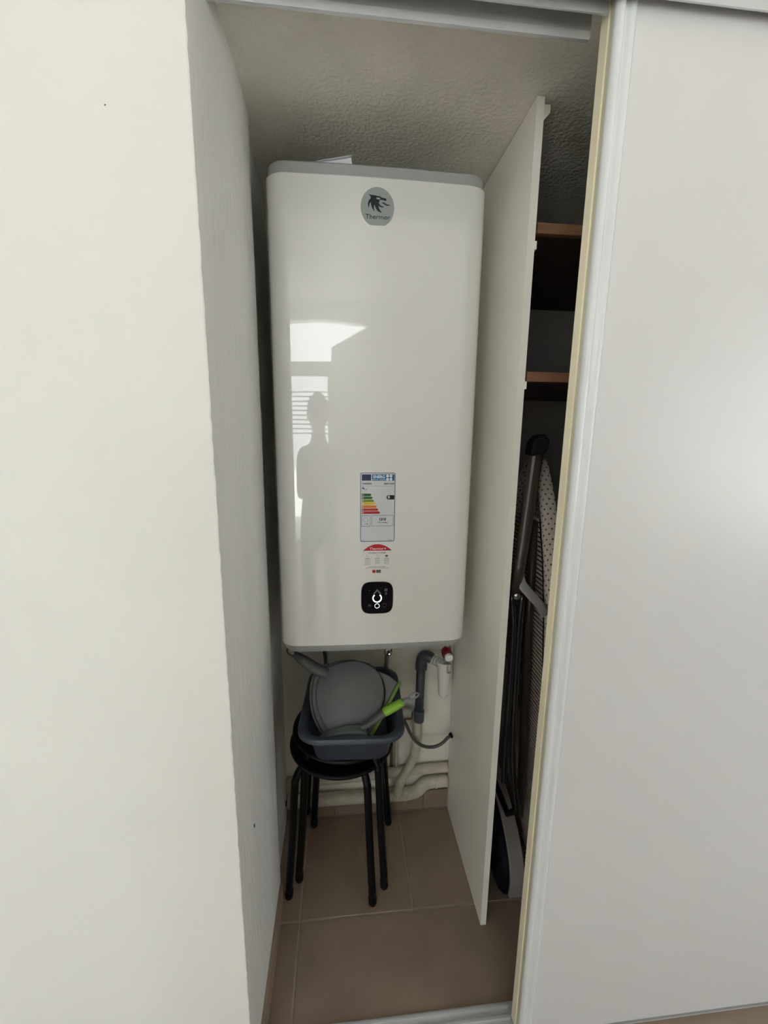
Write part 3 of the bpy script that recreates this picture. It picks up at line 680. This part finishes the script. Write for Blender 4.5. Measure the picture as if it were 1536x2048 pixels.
for i in range(26):
    for j in range(4):
        x = .140+i*.0044; y = -.329+j*.0065
        tube(bm, [(x, y, .578), (x+random.uniform(-.002, .002), y+.012+random.uniform(-.002, .002), .546)], .0017, 5)
obj('bristles', bm, M['bristle'], br)['kind'] = 'stuff'

# ------------------------------------------------------------------ plumbing below the heater
def pipe(name, pts, r, m, label, cat='pipe', n=5, group=None, joints=()):
    t = thing(name, label, cat, pts[0], group)
    obj('pipe_run', tb(catmull(pts, n), r, 14), m, t, smooth=True)
    for a, b in joints:
        a = Vector(a); b = Vector(b)
        obj('collar', tb([a, b], r*1.09, 14), m, t, smooth=False, bevel=.001)
    return t
pp = M['pipe_paint']
pipe('heating_pipe', [(-0.008, -0.002, .147), (.2, -0.002, .153), (.36, -0.002, .161), (.46, -0.002, .165), (.579, -0.002, .168)], 0.0175, pp, 'upper horizontal cream painted pipe along the back wall', joints=(((.478, -.002, .166), (.482, -.002, .166)), ((.17, -.002, .152), (.19, -.002, .1525))))
pipe('waste_pipe', [(-0.008, -0.006, .072), (.15, -0.006, .071), (.30, -0.006, .070), (.392, -0.006, .068), (.445, -0.006, .071), (.470, -0.006, .083), (.487, -0.006, .103), (.512, -0.006, .113), (.579, -0.006, .115)], 0.0225, pp, 'thick lower horizontal cream waste pipe with a double bend near the floor', joints=(((.410, -.006, .0685), (.430, -.006, .070)), ((.530, -.006, .1135), (.536, -.006, .1138))))
pipe('standpipe', [(.457, -0.004, .405), (.457, -0.004, .33), (.455, -0.004, .25), (.449, -0.006, .222), (.428, -0.022, .194), (.405, -0.036, .164), (.393, -0.037, .138), (.392, -0.022, .085)], 0.0155, pp, 'vertical cream waste pipe with a diagonal offset joining the lower pipe', joints=(((.4555, -.004, .262), (.4565, -.004, .268)), ((.3955, -.0365, .145), (.3935, -.037, .138))))
pipe('copper_pipe', [(.386, 0.006, .36), (.386, 0.006, .27), (.386, 0.006, .181)], 0.0065, M['pipe_paint'], 'thin vertical painted pipe left of the standpipe on the back wall')
pipe('copper_pipe', [(.368, 0.008, .36), (.368, 0.008, .27), (.368, 0.008, .181)], 0.0055, M['brass'], 'thin bare brownish pipe beside the thin painted pipe')
# wall plinth box to the left of the grey drain, holding a valve outlet
t = thing('pipe_outlet', 'small cream plastic wall outlet left of the dark drain pipe foot', 'fitting', (.43, 0.02, .40))
obj('body', lt([(.016, 0), (.016, .028), (.012, .030)], (.405, -.004, .405), (1, 0, 0), 16), M['siphon_grey'], t, smooth=False)
obj('bracket', bbox(.405, .445, .0, .0205, .372, .386), M['brass'], t)
# dark grey PVC drain
t = thing('drain_pipe', 'dark grey plastic drain pipe with an elbow at the top', 'pipe', (.461, -.02, .39))
obj('straight', tb([(.461, -.018, .40), (.463, -.018, .60)], .0155, 16), M['pvc'], t, smooth=True)
obj('socket', lt([(.0155, .048), (.0185, .046), (.0185, .004), (.013, 0)], (.461, -.018, .378), (0, 0, 1), 18), M['grey_dark'], t, smooth=False, bevel=.001)
obj('elbow', tb(catmull([(.463, -.018, .585), (.4635, -.019, .615), (.470, -.024, .634), (.484, -.033, .638), (.496, -.040, .633)], 6), .0190, 16), M['pvc'], t, smooth=True)
obj('elbow_collar', tb([(.4635, -.018, .583), (.4635, -.018, .603)], .0205, 16), M['pvc'], t, bevel=.001)
# siphon cup
sc = Vector((.527, -.085, .52))
t = thing('siphon', 'white plastic siphon cup hanging under the right end of the heater', 'siphon', tuple(sc))
obj('cup', lt([(.001, 0), (.012, .001), (.0155, .006), (.0175, .02), (.021, .085), (.0215, .115), (.0222, .118), (.0222, .128), (.019, .128), (.017, .10), (.001, .095)], sc, (0, 0, 1), 28), M['siphon'], t, smooth=True).modifiers.new('es', 'EDGE_SPLIT').split_angle = 0.9
rp = [Vector((.523, -.083, .632)), Vector((.512, -.066, .636)), Vector((.503, -.052, .633)), Vector((.496, -.042, .632))]
obj('spout', tb(catmull(rp, 4), .013, 14), M['siphon'], t, smooth=True)
for p in ((.515, -.071, .635), (.508, -.059, .6345), (.501, -.049, .633)):
    p = Vector(p); q = p+Vector((-.002, .004, 0)); obj('ribbed_nut', tb([p, q], .0165, 18), M['siphon_grey'], t)
bm = bmesh.new(); ring(bm, rrect(.530, .546, .618, .652, .003), rrect(.533, .543, .622, .650, .002), 'y', -.112, -.105)
obj('clip', bm, M['siphon_grey'], t)
# safety valve
t = thing('safety_valve', 'safety valve with dark red knob and white cap under the heater', 'valve', (.53, -.09, .70))
obj('valve_body', tb([(.533, -.095, .822), (.533, -.095, .69)], [.0125, .0125], 8), M['brass'], t)
obj('nut', lt([(.016, 0), (.016, .014)], (.533, -.095, .716), (0, 0, 1), 6), M['brass'], t)
obj('outlet', tb([(.531, -.093, .695), (.529, -.090, .655)], .009, 12), M['siphon_grey'], t, smooth=True)
ka = Vector((.0, -1, -.2)).normalized()
obj('red_knob', lt([(.012, 0), (.0165, .002), (.0170, .022), (.0155, .025)], (.527, -.098, .695), ka, 20), M['red'], t, smooth=True).modifiers.new('es', 'EDGE_SPLIT').split_angle = 0.9
obj('white_cap', lt([(.0118, .0), (.0128, .001), (.0128, .010), (.0110, .0122)], Vector((.527, -.098, .695))+ka*.0255+Vector((.002, 0, -.002)), ka, 24), M['lab_white'], t, smooth=True).modifiers.new('es', 'EDGE_SPLIT').split_angle = 0.6
# cold-water stop valve in chrome
t = thing('stop_valve', 'small chrome elbow valve under the middle of the heater', 'valve', (.337, -.09, .70))
obj('inlet', tb([(.337, -.09, .822), (.337, -.09, .70)], .008, 12), M['chrome'], t, smooth=True)
obj('nut', lt([(.0125, 0), (.0135, .002), (.0135, .016), (.0125, .018)], (.337, -.103, .694), (0, .25, 1), 6), M['chrome'], t)
obj('screw_face', lt([(.0085, 0), (.0085, .006), (.004, .006), (.004, .003)], (.339, -.113, .703), (.1, -1, -.3), 14), M['chrome'], t)
obj('supply_tube', tb(catmull([(.337, -.09, .70), (.337, -.07, .66), (.342, -.03, .62), (.344, 0.0, .58), (.344, .004, .40), (.35, .006, .36)], 5), .0075, 12), M['grey_light'], t, smooth=True)
# cable loop
t = thing('cable', 'dark grey cable hanging in a loop between basin and partition', 'cable', (.48, -.03, .30))
obj('cable_run', tb(catmull([(.352, -.02, .47), (.385, -.028, .42), (.408, -.032, .391), (.431, -.034, .340), (.455, -.036, .307), (.487, -.038, .290), (.520, -.038, .289), (.545, -.036, .299), (.565, -.034, .318), (.5805, -.033, .328)], 6), .0058, 10), M['hose'], t, smooth=True)
obj('grommet', tb([(.574, -.034, .324), (.581, -.0335, .330)], .0095, 10), M['rubber'], t)
# power flex behind the dustpan handle
t = thing('power_flex', 'grey flexible power cable dropping behind the dustpan handle', 'cable', (.13, -.02, .7))
obj('flex', tb(catmull([(.075, -.03, .822), (.09, -.012, .76), (.125, -.002, .68), (.135, .003, .60), (.136, .006, .45), (.14, .008, .19)], 6), .006, 10), M['hose'], t, smooth=True)

# ------------------------------------------------------------------ items behind the partition
# ironing board, folded upright
ib = thing('ironing_board', 'folded ironing board with cream dotted cover standing upright in the dark cupboard', 'ironing board', (.72, -.2, 0))
edge = [(1.325, .0), (1.312, .025), (1.28, .050), (1.24, .074), (1.18, .100), (1.10, .122), (1.00, .136), (.90, .142), (.75, .145), (.5, .146), (.15, .146), (.05, .140), (.02, .12)]
YC = -0.215
def cover():
    bm = bmesh.new(); uvl = bm.loops.layers.uv.new('UVMap')
    front = [(YC-h, z) for z, h in edge]; back = [(YC+h, z) for z, h in edge][::-1]
    P = catmull([(y, z, 0) for y, z in front], 4)+catmull([(y, z, 0) for y, z in back], 4)[1:-1]
    n = len(P); cy, cz = YC, .75
    def sh(p, d):
        v = Vector((p[0]-cy, (p[1]-cz)*.3, 0)); L = v.length
        k = max(0, (L-d))/max(L, 1e-6); return (cy+(p[0]-cy)*k, cz+(p[1]-cz)*(1-(1-k)*.3 if True else 1))
    rows = [(.742, .03, 0), (.746, .004, .03), (.744, -.004, .04), (.735, -.008, .05), (.722, -.009, .062), (.711, -.006, .074), (.706, .002, .085), (.7055, .010, .095)]
    W = []
    for x, dd, v in rows:
        W.append([(bm.verts.new((x+.0012*noise.noise(Vector((p[0]*30, p[1]*25, v*40))), *sh(p, dd))), v) for p in P])
    acc = [0.0]
    for i in range(1, n): acc.append(acc[-1]+math.dist((P[i][0], P[i][1]), (P[i-1][0], P[i-1][1])))
    for A, B in zip(W, W[1:]):
        for i in range(n-1):
            f = bm.faces.new((A[i][0], A[i+1][0], B[i+1][0], B[i][0]))
            for l, (u, v) in zip(f.loops, ((acc[i], A[0][1]), (acc[i+1], A[0][1]), (acc[i+1], B[0][1]), (acc[i], B[0][1]))): l[uvl].uv = (v, u)
    f = bm.faces.new([a for a, _ in W[0]])
    for l in f.loops: l[uvl].uv = (l.vert.co.y, l.vert.co.z)
    return bm
o = obj('cover', cover(), M['cover'], ib, smooth=True)
# perforated steel underside: cross bars and diagonal slots
def half_w(z):
    for (z1, h1), (z0, h0) in zip(edge, edge[1:]):
        if z0 <= z <= z1: return h0+(h1-h0)*(z-z0)/(z1-z0)
    return 0.1
mv = []; mf = []
z = 0.10
while z < 1.17:
    lim = half_w(z)-.022; y = YC-lim
    while y < YC+lim:
        b = len(mv); w = .0040; sh = .0035; hh = .0082
        for x in (.7066, .7085):
            mv += [(x, y, z), (x, y+w, z), (x, y+w+sh, z+hh), (x, y+sh, z+hh)]
        mf += [(b, b+1, b+2, b+3), (b+7, b+6, b+5, b+4), (b, b+4, b+5, b+1), (b+1, b+5, b+6, b+2), (b+2, b+6, b+7, b+3), (b+3, b+7, b+4, b)]
        y += .0058
    z += .0125
bm = bmesh.new(); _m = bpy.data.meshes.new('tmp'); _m.from_pydata(mv, [], mf); bm.from_mesh(_m)
obj('mesh_deck', bm, M['mesh_steel'], ib)['kind'] = 'stuff'
obj('deck_backing', prism(bmesh.new(), [(YC-half_w(q)+.02, q) for q in (.1, .5, .9, 1.05, 1.17)]+[(YC+half_w(q)-.02, q) for q in (1.17, 1.05, .9, .5, .1)], 'x', .7095, .7105), M['iron_steel'], ib)
obj('side_rail', tb([(.722, -.300, .26), (.700, -.298, .9), (.702, -.285, 1.16)], .0115, 10), M['iron_brown'], ib, smooth=True)
# broad leg with black end cap
lg = obj('leg', tb([(.662, -.345, 1.352), (.652, -.347, 1.22), (.640, -.350, 1.06), (.634, -.350, .985)], [.019, .0175, .015, .013], 12, flat=.7), M['iron_brown'], ib, smooth=True)
cp = bmesh.new(); prism(cp, [(.640, 1.338), (.679, 1.345), (.685, 1.372), (.672, 1.388), (.655, 1.384), (.643, 1.368)], 'y', -.366, -.328)
obj('end_cap', cp, M['rubber'], lg, bevel=.003)
bm = bmesh.new(); prism(bm, [(.6445, 1.337), (.651, 1.337), (.6385, 1.17), (.632, 1.08), (.631, 1.09)], 'y', -.3655, -.3625)
obj('edge_highlight', bm, M['grey_light'], lg)  # highlight on the leg edge, painted as a light grey strip
for x0, x1, x2, x3, ze in ((.622, .634, .638, .641, .43), (.652, .650, .660, .688, .315)):
    obj('leg', tb(catmull([(x0, -.352, .985), (x1, -.352, .90), (x1+.004, -.350, .70), (x2, -.350, .52), ((x2+x3)/2, -.350, (ze+.50)/2), (x3, -.352, ze)], 4), .0085, 10, flat=.9), M['iron_steel'], ib, smooth=True)
obj('pivot_bolt', lt([(.009, 0), (.009, .004), (.005, .007)], (.632, -.3625, .985), (0, -1, 0), 14), M['chrome'], ib)
obj('foot_bar', tb([(.686, -.345, .325), (.684, -.30, .265), (.690, -.16, .262)], .009, 10), M['iron_steel'], ib, smooth=True)
for o in ib.children:
    if o.name.split('.')[0] in ('cover', 'mesh_deck', 'deck_backing'):
        for v in o.data.vertices: v.co.x += max(0.0, 1.13-v.co.z)*0.062
obj('strap', tb(catmull([(.640, -.352, 1.035), (.648, -.357, 1.012), (.672, -.362, .985), (.698, -.365, .955), (.712, -.362, .93)], 5), .0125, 10, flat=.25, upv=(0, -1, 0)), M['strap'], ib, smooth=True)

# rounded dark case with warm grey rim
cs = thing('rounded_case', 'dark rounded plastic case with curved grey rim on the floor behind the partition', 'case', (.70, -.18, 0))
def case_prof(s=0.0):
    pts = catmull([(.10, .02, 0), (.10, .17, 0), (.04, .235, 0), (-.06, .255, 0), (-.13, .245, 0), (-.19, .222, 0), (-.26, .184, 0), (-.322, .12, 0), (-.343, .057, 0), (-.338, .0, 0)], 6)
    out = []
    for p in pts:
        out.append((p.x+(-.10-p.x)*s, max(.0006, p.y+(.10-p.y)*s)))
    return out
obj('rim', prism(bmesh.new(), case_prof(0.0), 'x', .690, .735), M['case_grey'], cs, smooth=False, bevel=.003)
bm = bmesh.new(); L = [(.690, .04), (.678, .05), (.666, .10), (.660, .20)]
rings = [[bm.verts.new((x, *p)) for p in case_prof(s)] for x, s in L]
for a, b in zip(rings, rings[1:]):
    for i in range(len(a)): bm.faces.new((a[i], a[(i+1) % len(a)], b[(i+1) % len(a)], b[i]))
bm.faces.new(rings[-1])
obj('dark_side', bm, M['case_dark'], cs, smooth=True)

# ------------------------------------------------------------------ the person taking the picture (seen mirrored in the enamel)
pr = thing('person', 'person in grey shirt holding up a phone before the cupboard, mirrored in the heater', 'person', (0.08, -1.86, 0))
pr.location = (0, 0, 0)
PX, PY = -0.025, -1.86
def body():
    V = []; Rr = []; Ed = []
    def v(x, y, z, r, p=None):
        V.append((PX+x, PY+y, z)); Rr.append(r)
        if p is not None: Ed.append((p, len(V)-1))
        return len(V)-1
    pel = v(0, 0, .84, (.145, .11)); ab = v(0, 0, .98, (.135, .10), pel); ch = v(0, .0, 1.14, (.135, .10), ab); up = v(0, 0, 1.25, (.11, .08), ch)
    nk = v(0, .01, 1.33, (.052, .052), up); nk2 = v(0, .02, 1.45, (.048, .050), nk)
    for s in (-1, 1):
        h = v(s*.085, 0, .78, (.085, .09), pel); k = v(s*.10, .01, .44, (.056, .058), h); c = v(s*.10, -.01, .30, (.052, .055), k); a = v(s*.10, 0, .08, (.036, .04), c)
        sh = v(s*.145, 0, 1.25, (.048, .05), up)
        e = v(s*.160+.03, .13, 1.02, (.038, .040), sh)
        ex, ey, ez = (s*.085+.218, .44, 1.28)
        m = v((s*.16+.03+ex)/2, (.13+ey)/2, 1.16, (.036, .036), e)
        w = v(ex, ey, ez, (.026, .026), m)
    me = bpy.data.meshes.new('body'); me.from_pydata(V, Ed, [])
    o = bpy.data.objects.new('body', me); COL.objects.link(o); o.parent = pr
    sk = o.modifiers.new('skin', 'SKIN'); sk.use_smooth_shade = True
    for i, r in enumerate(Rr): me.skin_vertices[0].data[i].radius = r
    me.skin_vertices[0].data[0].use_root = True
    o.modifiers.new('sub', 'SUBSURF').levels = 2; o.modifiers['sub'].render_levels = 2
    dgr = bpy.context.evaluated_depsgraph_get(); dgr.update()
    m2 = bpy.data.meshes.new_from_object(o.evaluated_get(dgr)); o.modifiers.clear(); o.data = m2
    m2.materials.clear()
    bb_ = bmesh.new(); bb_.from_mesh(m2)
    for co, no in (((0, 0, .88), (0, 0, 1)), ((0, 0, 1.325), (0, 0, 1)), ((0, PY+.20, 0), (0, 1, 0))):
        bmesh.ops.bisect_plane(bb_, geom=bb_.verts[:]+bb_.edges[:]+bb_.faces[:], plane_co=co, plane_no=no)
    bb_.to_mesh(m2); bb_.free()
    for k in (M['shirt'], M['jeans'], M['skin']): m2.materials.append(k)
    for p in m2.polygons:
        c = p.center; p.use_smooth = True
        if c.z < .88: p.material_index = 1
        elif c.z > 1.325 and abs(c.x-PX) < .1 and c.y < PY+.12: p.material_index = 2
        elif c.y > PY+.20: p.material_index = 2
        else: p.material_index = 0
    return o
def ell(name, c, r, m, par, n=24):
    bm = bmesh.new(); bmesh.ops.create_uvsphere(bm, u_segments=n, v_segments=n//2, radius=1)
    bmesh.ops.transform(bm, matrix=Matrix.Translation(c) @ Matrix.Diagonal((*r, 1)), verts=bm.verts)
    return obj(name, bm, m, par, smooth=True)
body()
hc = Vector((PX, PY+.03, 1.49))
bm = bmesh.new(); bmesh.ops.create_uvsphere(bm, u_segments=32, v_segments=24, radius=1)
for q in bm.verts:
    x, y, z = q.co; w = 1-.22*max(0, -z)**1.3
    q.co = hc+Vector((x*.073*w, y*.090*(1-.1*max(0, -z))+(.012*max(0, -z) if y > 0 else 0), z*.112))
    dx = q.co.x-hc.x; dz = q.co.z-hc.z
    if y > .5:
        q.co.y += .016*math.exp(-(dx/.010)**2-((dz+.018)/.020)**2)
        q.co.y -= .008*(math.exp(-((dx-.03)/.014)**2-((dz-.008)/.012)**2)+math.exp(-((dx+.03)/.014)**2-((dz-.008)/.012)**2))
        q.co.y += .006*math.exp(-(dx/.02)**2-((dz+.088)/.015)**2)
head = obj('head', bm, M['skin'], pr, smooth=True)
for s in (-1, 1):
    ell('eye', hc+Vector((s*.030, .0725, .008)), (.010, .0075, .0060), M['eye'], head, 12)
    ell('iris', hc+Vector((s*.030, .0785, .008)), (.0042, .0025, .0046), M['hair'], head, 12)
    ell('eyebrow', hc+Vector((s*.031, .0785, .026)), (.014, .005, .0028), M['hair'], head, 12)
    ell('ear', hc+Vector((s*.074, -.005, -.005)), (.010, .018, .030), M['skin'], head, 12)
ell('mouth', hc+Vector((0, .083, -.055)), (.022, .007, .006), M['lip'], head, 12)
bm = bmesh.new(); bmesh.ops.create_uvsphere(bm, u_segments=32, v_segments=20, radius=1)
for q in bm.verts:
    x, y, z = q.co
    q.co = hc+Vector((x*.080, y*.097-.006, z*.112+.010)) if (z > .35 or y < 0.15) else hc+Vector((x*.070, y*.06-.01, z*.1))
    if z < -.55: q.co = hc+Vector((x*.06, y*.06-.02, -.06))
obj('hair', bm, M['hair'], pr, smooth=True)
for s in (-1, 1):
    bm = bmesh.new(); tube(bm, catmull([(PX+s*.10, PY-.07, .045), (PX+s*.10, PY, .05), (PX+s*.105, PY+.10, .038), (PX+s*.108, PY+.17, .028)], 4), [.03, .036, .042, .046, .048, .048, .047, .046, .045, .043, .038, .030, .018][:13], 12, flat=.75)
    for q in bm.verts: q.co.z = max(q.co.z, .001)
    obj('shoe', bm, M['shoe'], pr, smooth=True)
ph = thing('phone', 'black smartphone held upright by the person in front of the cupboard', 'phone', (0.19, -1.36, 1.38))
obj('case', prism(bmesh.new(), rrect(.155, .231, 1.262, 1.420, .010), 'y', -1.368, -1.360), M['black_gloss'], ph, bevel=.002)
obj('screen', prism(bmesh.new(), rrect(.159, .227, 1.267, 1.415, .007), 'y', -1.3690, -1.3682), M['black_inner'], ph)
obj('lens_island', prism(bmesh.new(), rrect(.178, .212, 1.372, 1.408, .006), 'y', -1.3600, -1.3575), M['black_inner'], ph)
# hands: palm joins the wrist, four fingers of unequal length behind the phone, thumb on the screen side
def hand(s):
    wx, wy, wz = PX+s*.085+.218, PY+.44, 1.28
    ed = .231 if s > 0 else .155
    bm = bmesh.new()
    pc = catmull([(wx, wy-.01, wz-.01), ((wx+ed+s*.012)/2, (wy-1.362)/2, wz+.01), (ed+s*.015, -1.362, 1.305), (ed+s*.013, -1.360, 1.335)], 4)
    tube(bm, pc, [.026, .026, .027, .028, .029, .030, .031, .032, .032, .031, .029, .025, .016], 12, flat=.5, upv=(s, 0, 0))
    for j, (L, dz) in enumerate(((.060, .024), (.068, .006), (.063, -.012), (.050, -.029))):
        z = 1.325+dz
        P = catmull([(ed+s*.014, -1.362, z-.004), (ed+s*.007, -1.350, z), (ed-s*.012, -1.3475, z+.002), (ed-s*(L-.022), -1.3495, z+.004)], 4)
        tube(bm, P, [.0085]*9+[.008, .0078, .0072, .005], 8)
    P = catmull([(ed+s*.014, -1.372, 1.300), (ed+s*.010, -1.380, 1.325), (ed-s*.006, -1.3795, 1.345), (ed-s*.018, -1.3775, 1.362)], 4)
    tube(bm, P, [.0125, .0122, .012, .0115, .011, .0108, .0105, .010, .010, .0098, .009, .0082, .005], 8)
    obj('hand', bm, M['skin'], pr, smooth=True)
hand(1); hand(-1)
